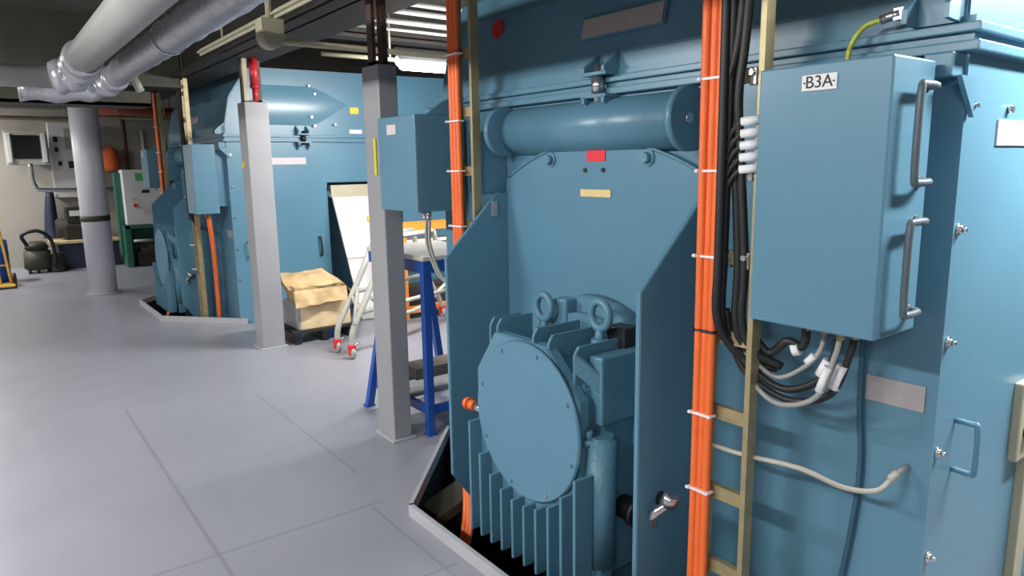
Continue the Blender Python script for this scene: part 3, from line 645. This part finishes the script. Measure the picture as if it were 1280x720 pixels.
# round fitting, conduits
rf = thing('junction_box', 'round beige fitting hanging overhead between the foil pipe and the columns', 'fitting', (1.7, 4.4, 2.3))
pA = at(338, 46, y=4.4)
MB().cyl(pA + Vector((0, .06, .0)), pA + Vector((0, -.06, 0)), .072, seg=32, bev=.01).box(pA.x - .07, pA.x + .07, pA.y - .055, pA.y + .055, pA.z, pA.z + .10, .006).build('housing', 'beige_metal', rf)
MB().cyl(pA + Vector((0, 0, .08)), (pA.x, pA.y, 3.05), .02).build('stem', 'beige_metal', rf)
q0 = at(352, 52, y=4.4)
tag(MB().cyl(q0, (4.6, 4.4, q0.z), .02, seg=16).cyl((4.4, 4.4, q0.z), (4.4, 4.4, RZ), .008).build('conduit', 'beige_metal'), 'long beige conduit running right from the round fitting', 'conduit')
q0 = at(402, 67, y=5.5); tag(MB().cyl(q0, (4.8, 5.5, q0.z), .018, seg=16).cyl((4.4, 5.5, q0.z), (4.4, 5.5, RZ), .008).cyl((2.9, 5.5, q0.z), (2.9, 5.5, RZ), .008).build('conduit', 'beige_metal'), 'thinner beige conduit below the long one, above the farther machine', 'conduit')
for k, (v, lb) in enumerate(((7, 'uppermost'), (18, 'second'), (31, 'third'), (41, 'lowest'))):
    q = at(530, v, y=5.2 + .02 * k)
    y = 5.2 + .02 * k; tag(MB().cyl((2.15, y, q.z), (7.99, y, q.z), .021 if k < 3 else .012, seg=20).build('white_pipe', 'white'), lb + ' of four white pipes overhead between the nearer column and the ladder', 'pipe', 'white pipes overhead')

# ------------------------------------------------------------------ lamps
def lamp(x0, y, z, length, axis, label, power, tilt=0, wide=False, group='fluorescent lamps'):
    T = thing('fluorescent_lamp', label, 'lamp', (x0, y, z), group)
    if axis == 'x': d = Vector((1, 0, 0)); s = Vector((0, 1, 0))
    else: d = Vector((0, 1, 0)); s = Vector((1, 0, 0))
    th = math.radians(tilt); ray = (s * math.sin(th) - Vector((0, 0, math.cos(th)))).normalized(); n = -ray; w = n.cross(d)
    p = Vector((x0, y, z)); L = length
    MB().beam(p + n * .065, p + d * L + n * .065, .11 if wide else .16, .05, up=n, bev=.008).build('housing', 'white', T)
    if wide: MB().beam(p + d * .03, p + d * (L - .03), .13, .09, up=n, bev=.025).build('diffuser', 'lamp', T)
    else:
        for k in (-.045, .045): MB().cyl(p + w * k + d * .02, p + w * k + d * (L - .02), .014, seg=12).build('tube', 'lamp', T)
    q = p + d * L * .5 + n * .06
    MB().cyl(q, (q.x, q.y, RZ), .01).build('stem', 'olive', T)
    A = bpy.data.lights.new('lamp_light', 'AREA'); A.shape = 'RECTANGLE'; A.size = L * .95; A.size_y = .14; A.energy = power; A.color = (1, .985, .96)
    lo = bpy.data.objects.new('lamp_light', A); COL.objects.link(lo)
    c = p + d * L * .5 + ray * (.05 if wide else .02)
    lo.matrix_world = Matrix(((d.x, w.x, n.x, c.x), (d.y, w.y, n.y, c.y), (d.z, w.z, n.z, c.z), (0, 0, 0, 1)))
lamp(2.62, 4.9, 2.37, 1.5, 'x', 'bright fluorescent lamp glowing between the two blue machines', 95, 35, True)
lamp(2.35, .10, 2.55, 1.5, 'x', 'fluorescent lamp beyond the near end of the nearest machine', 112, 40, True)
for y, pw, tl, lb in ((-2.0, 40, 30, 'behind the camera'), (1.0, 82, 30, 'beside the nearest machine'), (3.6, 98, 30, 'level with the nearer column'), (7.0, 42, 0, 'level with the farther column'), (10.0, 42, 0, 'level with the round pillar'), (12.6, 130, 5, 'close to the far wall')):
    lamp(-1.7 if tl > 10 else -1.0, y, 2.70, 1.3, 'y', 'fluorescent lamp over the aisle ' + lb, pw, tl)

# ------------------------------------------------------------------ far end of the room
mo = thing('wall_monitor', 'square monitor with pale side bezels mounted on the far wall', 'monitor', (.75, 14.0, 1.7))
MB().box(.46, 1.04, 13.9, 14.1, 1.70, 2.24, .01).build('housing', 'tubegrey', mo)
lab(MB().box(.56, .93, 13.885, 13.9, 1.80, 2.17).build('screen', 'screen', mo), 'dark screen')
MB().box(.48, .54, 13.86, 13.91, 1.74, 2.2, .005).build('handle', 'white', mo); MB().box(.95, 1.01, 13.86, 13.91, 1.74, 2.2, .005).build('handle', 'white', mo)
MB().box(.6, .9, 14.1, 14.4, 1.85, 2.05).build('wall_mount', 'dark', mo)
sp = thing('switch_panel', 'tall pale switch panel on the far wall right of the monitor', 'panel', (1.22, 14.2, 1.1))
MB().box(1.08, 1.62, 14.2, 14.4, 1.15, 2.4, .01).build('housing', 'white', sp)
for (x, z, s) in ((1.17, 2.12, .045), (1.17, 1.95, .035), (1.2, 1.72, .035)): MB().box(x - s * .7, x + s * .7, 14.17, 14.2, z - s, z + s, .005).build('switch', 'ink', sp)
MB().box(1.32, 1.48, 14.18, 14.2, 1.64, 1.76).build('meter', 'dark', sp); MB().box(1.3, 1.55, 14.19, 14.2, 1.95, 2.3).build('cover', 'tubegrey', sp)
tag(MB().tube([(.75, 13.6, 1.72), (.75, 13.6, 1.5), (.78, 13.6, 1.36), (.9, 13.6, 1.30), (1.9, 13.6, 1.28)], .035, 14, 5).build('handrail', 'chrome'), 'bright bent metal pipe below the monitor', 'pipe')
wb = thing('tool_cabinet', 'navy cabinet with pale wooden top against the far wall', 'cabinet', (1.25, 13.9, 0))
MB().box(.98, 1.40, 13.6, 14.2, .0, .42, .01).build('body', 'navy', wb); MB().box(1.43, 1.85, 13.6, 14.2, 0, .42, .01).build('body', 'navy', wb)
lab(MB().box(.88, 1.88, 13.55, 14.22, .42, .47, .008).build('worktop', 'wood', wb), 'pale wooden top')
for x in (1.36, 1.47): MB().box(x - .01, x + .01, 13.58, 13.6, .15, .3).build('handle', 'chrome', wb)
gr = thing('bench_machine', 'dark bench machine with pale front standing on the navy cabinet', 'machine', (1.3, 13.9, .471))
MB().box(1.1, 1.45, 13.65, 14.05, .471, .72, .03).cyl((1.0, 13.85, .66), (1.55, 13.85, .66), .16, seg=28, bev=.02).box(1.15, 1.4, 13.7, 14.0, .72, 1.0, .02).build('body', 'dark', gr)
MB().box(1.2, 1.36, 13.68, 13.7, .86, .95).build('front_plate', 'white', gr)
vc = thing('vacuum_cleaner', 'dark round vacuum cleaner with a hose on the floor below the monitor', 'vacuum cleaner', (.68, 13.5, 0))
MB().cyl((.68, 13.5, .05), (.68, 13.5, .38), .2, .18, seg=32, bev=.03).cyl((.68, 13.5, .38), (.68, 13.5, .5), .18, .11, seg=32, bev=.02).build('body', 'olive', vc)
MB().tube([(.55, 13.35, .45), (.5, 13.3, .62), (.7, 13.28, .68), (.86, 13.3, .55), (.9, 13.3, .3), (.88, 13.3, .1)], .028, 10, 6).build('hose', 'black', vc)
for (x, y) in ((.55, 13.4), (.8, 13.4), (.68, 13.68)): MB().cyl((x - .02, y, .04), (x + .02, y, .04), .04, seg=16).build('wheel', 'black', vc)
tag(MB().tube([(.93, 13.45, 0.0), (.93, 13.45, .12), (.95, 13.45, .24), (.96, 13.45, .3)], lambda t: .14 - .07 * t, 16, 4).build('sack', 'dark'), 'dark sack slumped on the floor left of the navy cabinet', 'sack')
tag(MB().tube([(1.0, 14.2, 1.25), (.98, 14.2, .95), (.97, 14.2, .62), (.97, 14.2, .49)], lambda t: .06 + .08 * t, 14, 4).build('jacket', 'navy'), 'dark jacket hanging on the far wall above the navy cabinet', 'jacket')
hh = thing('hand_truck', 'yellow hand truck standing at the left edge', 'hand truck', (.18, 12.2, 0))
for x in (.10, .22): MB().tube([(x + .04, 12.05, .05), (x, 12.15, .6), (x - .04, 12.3, 1.05)], .018, 10, 4).build('rail', 'yellow_paint', hh)
MB().box(.08, .30, 11.85, 12.06, .03, .05).build('toe_plate', 'yellow_paint', hh)
for z in (.3, .6, .9): MB().cyl((.06, 12.12 + z * .1, z), (.24, 12.12 + z * .1, z), .012).build('cross_bar', 'yellow_paint', hh)
for x in (.06, .30): MB().cyl((x - .03, 12.2, .09), (x + .03, 12.2, .09), .09, seg=24, bev=.01).build('wheel', 'brown', hh)
tag(MB().cyl((.12, 12.75, 0), (.12, 12.75, .62), .17, seg=32, bev=.015).cyl((.12, 12.75, .2), (.12, 12.75, .22), .176, seg=32).cyl((.12, 12.75, .4), (.12, 12.75, .42), .176, seg=32).build('drum', 'bluesteel'), 'blue drum behind the yellow hand truck', 'drum')

gs = thing('control_cabinet', 'white control cabinet with green display on a green stand near the far wall', 'cabinet', (2.25, 13.2, 0))
MB().box(1.93, 2.62, 13.05, 13.35, .70, 1.60, .015).build('body', 'white', gs)
lab(MB().box(2.12, 2.34, 13.035, 13.05, 1.42, 1.54).build('display', 'display', gs), 'green display')
MB().box(2.20, 2.31, 13.04, 13.05, 1.22, 1.27).build('logo_plate', 'ink', gs)
lab(MB().cyl((2.08, 13.05, 1.02), (2.08, 13.01, 1.02), .03).build('stop_button', 'red', gs), 'red stop button')
MB().box(2.2, 2.34, 13.04, 13.05, .86, .95).build('vent', 'palelabel', gs); MB().cyl((2.06, 13.05, 1.13), (2.06, 13.03, 1.13), .015).build('lamp_button', 'tubegrey', gs)
lab(MB().box(1.88, 1.98, 13.05, 13.4, 0, .70, .01).box(2.60, 2.70, 13.05, 13.4, 0, .70, .01).box(1.98, 2.6, 13.3, 13.4, 0, .7).box(1.9, 2.68, 13.05, 13.4, .64, .70).build('stand', 'green', gs), 'green stand')
MB().box(1.84, 1.93, 13.2, 13.4, .2, 1.55).build('side_channel', 'green', gs)
pm = thing('pump', 'dark pump with a yellow valve wheel inside the green stand', 'pump', (2.3, 13.15, 0))
MB().cyl((2.1, 13.15, .32), (2.55, 13.15, .32), .13, seg=28, bev=.02).box(2.05, 2.55, 13.05, 13.26, 0, .14, .01).box(2.05, 2.5, 13.06, 13.25, .14, .25, .01).build('body', 'dark', pm)
lab(MB().tube([(2.38 + .06 * math.cos(k * PI / 6), 12.98, .36 + .06 * math.sin(k * PI / 6)) for k in range(12)], .014, 8, 1, True).cyl((2.38, 12.98, .36), (2.38, 13.06, .36), .012).build('valve_wheel', 'yellow', pm), 'yellow valve wheel')
MB().cyl((2.14, 13.0, .36), (2.14, 13.1, .36), .045).build('plug', 'black', pm); MB().cyl((2.0, 13.02, .44), (2.3, 13.02, .44), .022).build('pipe', 'tubegrey', pm)
tag(MB().tube([(1.96, 14.25, 2.0), (1.96, 14.25, 1.95), (1.95, 14.25, 1.8), (1.96, 14.25, 1.66), (1.97, 14.25, 1.6)], lambda t: .03 + .12 * math.sin(min(1, t * 1.1) * 2.2), 14, 5).build('hanging_bag', 'orangebag'), 'orange bag hanging on the far wall above the white control cabinet', 'bag')
tag(MB().cyl((2.52, 14.37, 1.55), (2.52, 14.37, 2.3), .03, seg=16).build('white_tube', 'white'), 'upright white tube on the far wall behind the control cabinet', 'pipe')
tag(MB().cyl((2.22, 14.3, 1.5), (2.22, 14.3, 3.05), .035, seg=16).build('brown_pipe', 'brown'), 'upright brown pipe on the far wall behind the white control cabinet', 'pipe')
tag(MB().cyl((-3.5, 12.6, 2.36), (1.55, 12.6, 2.36), .03, seg=16).cyl((-2.5, 12.6, 2.38), (-2.5, 12.6, RZ), .008).cyl((-0.5, 12.6, 2.38), (-0.5, 12.6, RZ), .008).cyl((1.2, 12.6, 2.38), (1.2, 12.6, RZ), .008).build('beam_pipe', 'beige_metal'), 'pale yellow pipe running across above the monitor to the pillar', 'pipe')
tag(MB().cyl((-3.5, 13.2, 2.60), (1.6, 13.2, 2.60), .07, seg=24).cyl((-2.5, 13.2, 2.6), (-2.5, 13.2, RZ), .008).cyl((-0.5, 13.2, 2.6), (-0.5, 13.2, RZ), .008).cyl((1.2, 13.2, 2.6), (1.2, 13.2, RZ), .008).build('grey_pipe', 'pipe'), 'grey pipe running across high above the monitor', 'pipe')
q = at(160, 139, y=11.4); tag(MB().cyl((1.45, 11.4, q.z), (2.6, 11.4, q.z), .06, seg=24).cyl((1.6, 11.4, q.z), (1.6, 11.4, RZ), .008).cyl((2.4, 11.4, q.z), (2.4, 11.4, RZ), .008).build('brown_pipe', 'rustred'), 'red brown pipe running right from behind the top of the pillar', 'pipe')
q = at(160, 147, y=11.3); tag(MB().tube([(1.40, 11.3, q.z + .05), (1.5, 11.3, q.z), (2.5, 11.3, q.z)], .022, 12, 4).cyl((1.7, 11.3, q.z), (1.7, 11.3, RZ), .008).cyl((2.3, 11.3, q.z), (2.3, 11.3, RZ), .008).build('brass_pipe', 'brass'), 'thin brass pipe just below the red brown pipe by the pillar', 'pipe')
qa, qb = at(150, 131, y=14.2), at(236, 110, y=14.2)
tag(MB().box(qa.x, qb.x, 14.2, 14.39, qa.z, qb.z, .01).build('wall_cover', 'sheet'), 'pale cover panel high on the far wall left of the farther machine', 'panel')
qa, qb = at(90, 131, y=8.0), at(90, 112, y=8.0)
tag(MB().box(-3.5, 1.5, 7.9, 8.3, qa.z, qa.z + .03).box(-3.5, 1.5, 7.9, 7.92, qa.z, qb.z).box(-3.5, 1.5, 8.28, 8.3, qa.z, qb.z).build('cable_tray', 'olive'), 'dark olive cable tray crossing overhead in front of the round pillar', 'cable tray')

# ------------------------------------------------------------------ world and view
w = bpy.data.worlds.new('world'); bpy.context.scene.world = w; w.use_nodes = True
w.node_tree.nodes['Background'].inputs[0].default_value = (.5, .5, .52, 1); w.node_tree.nodes['Background'].inputs[1].default_value = .1
for o in COL.objects:
    if 'skip' in o.keys(): del o['skip']
vs = bpy.context.scene.view_settings
vs.view_transform = 'Standard'; vs.look = 'None'; vs.gamma = 1; vs.exposure = 0.0; vs.use_curve_mapping = False
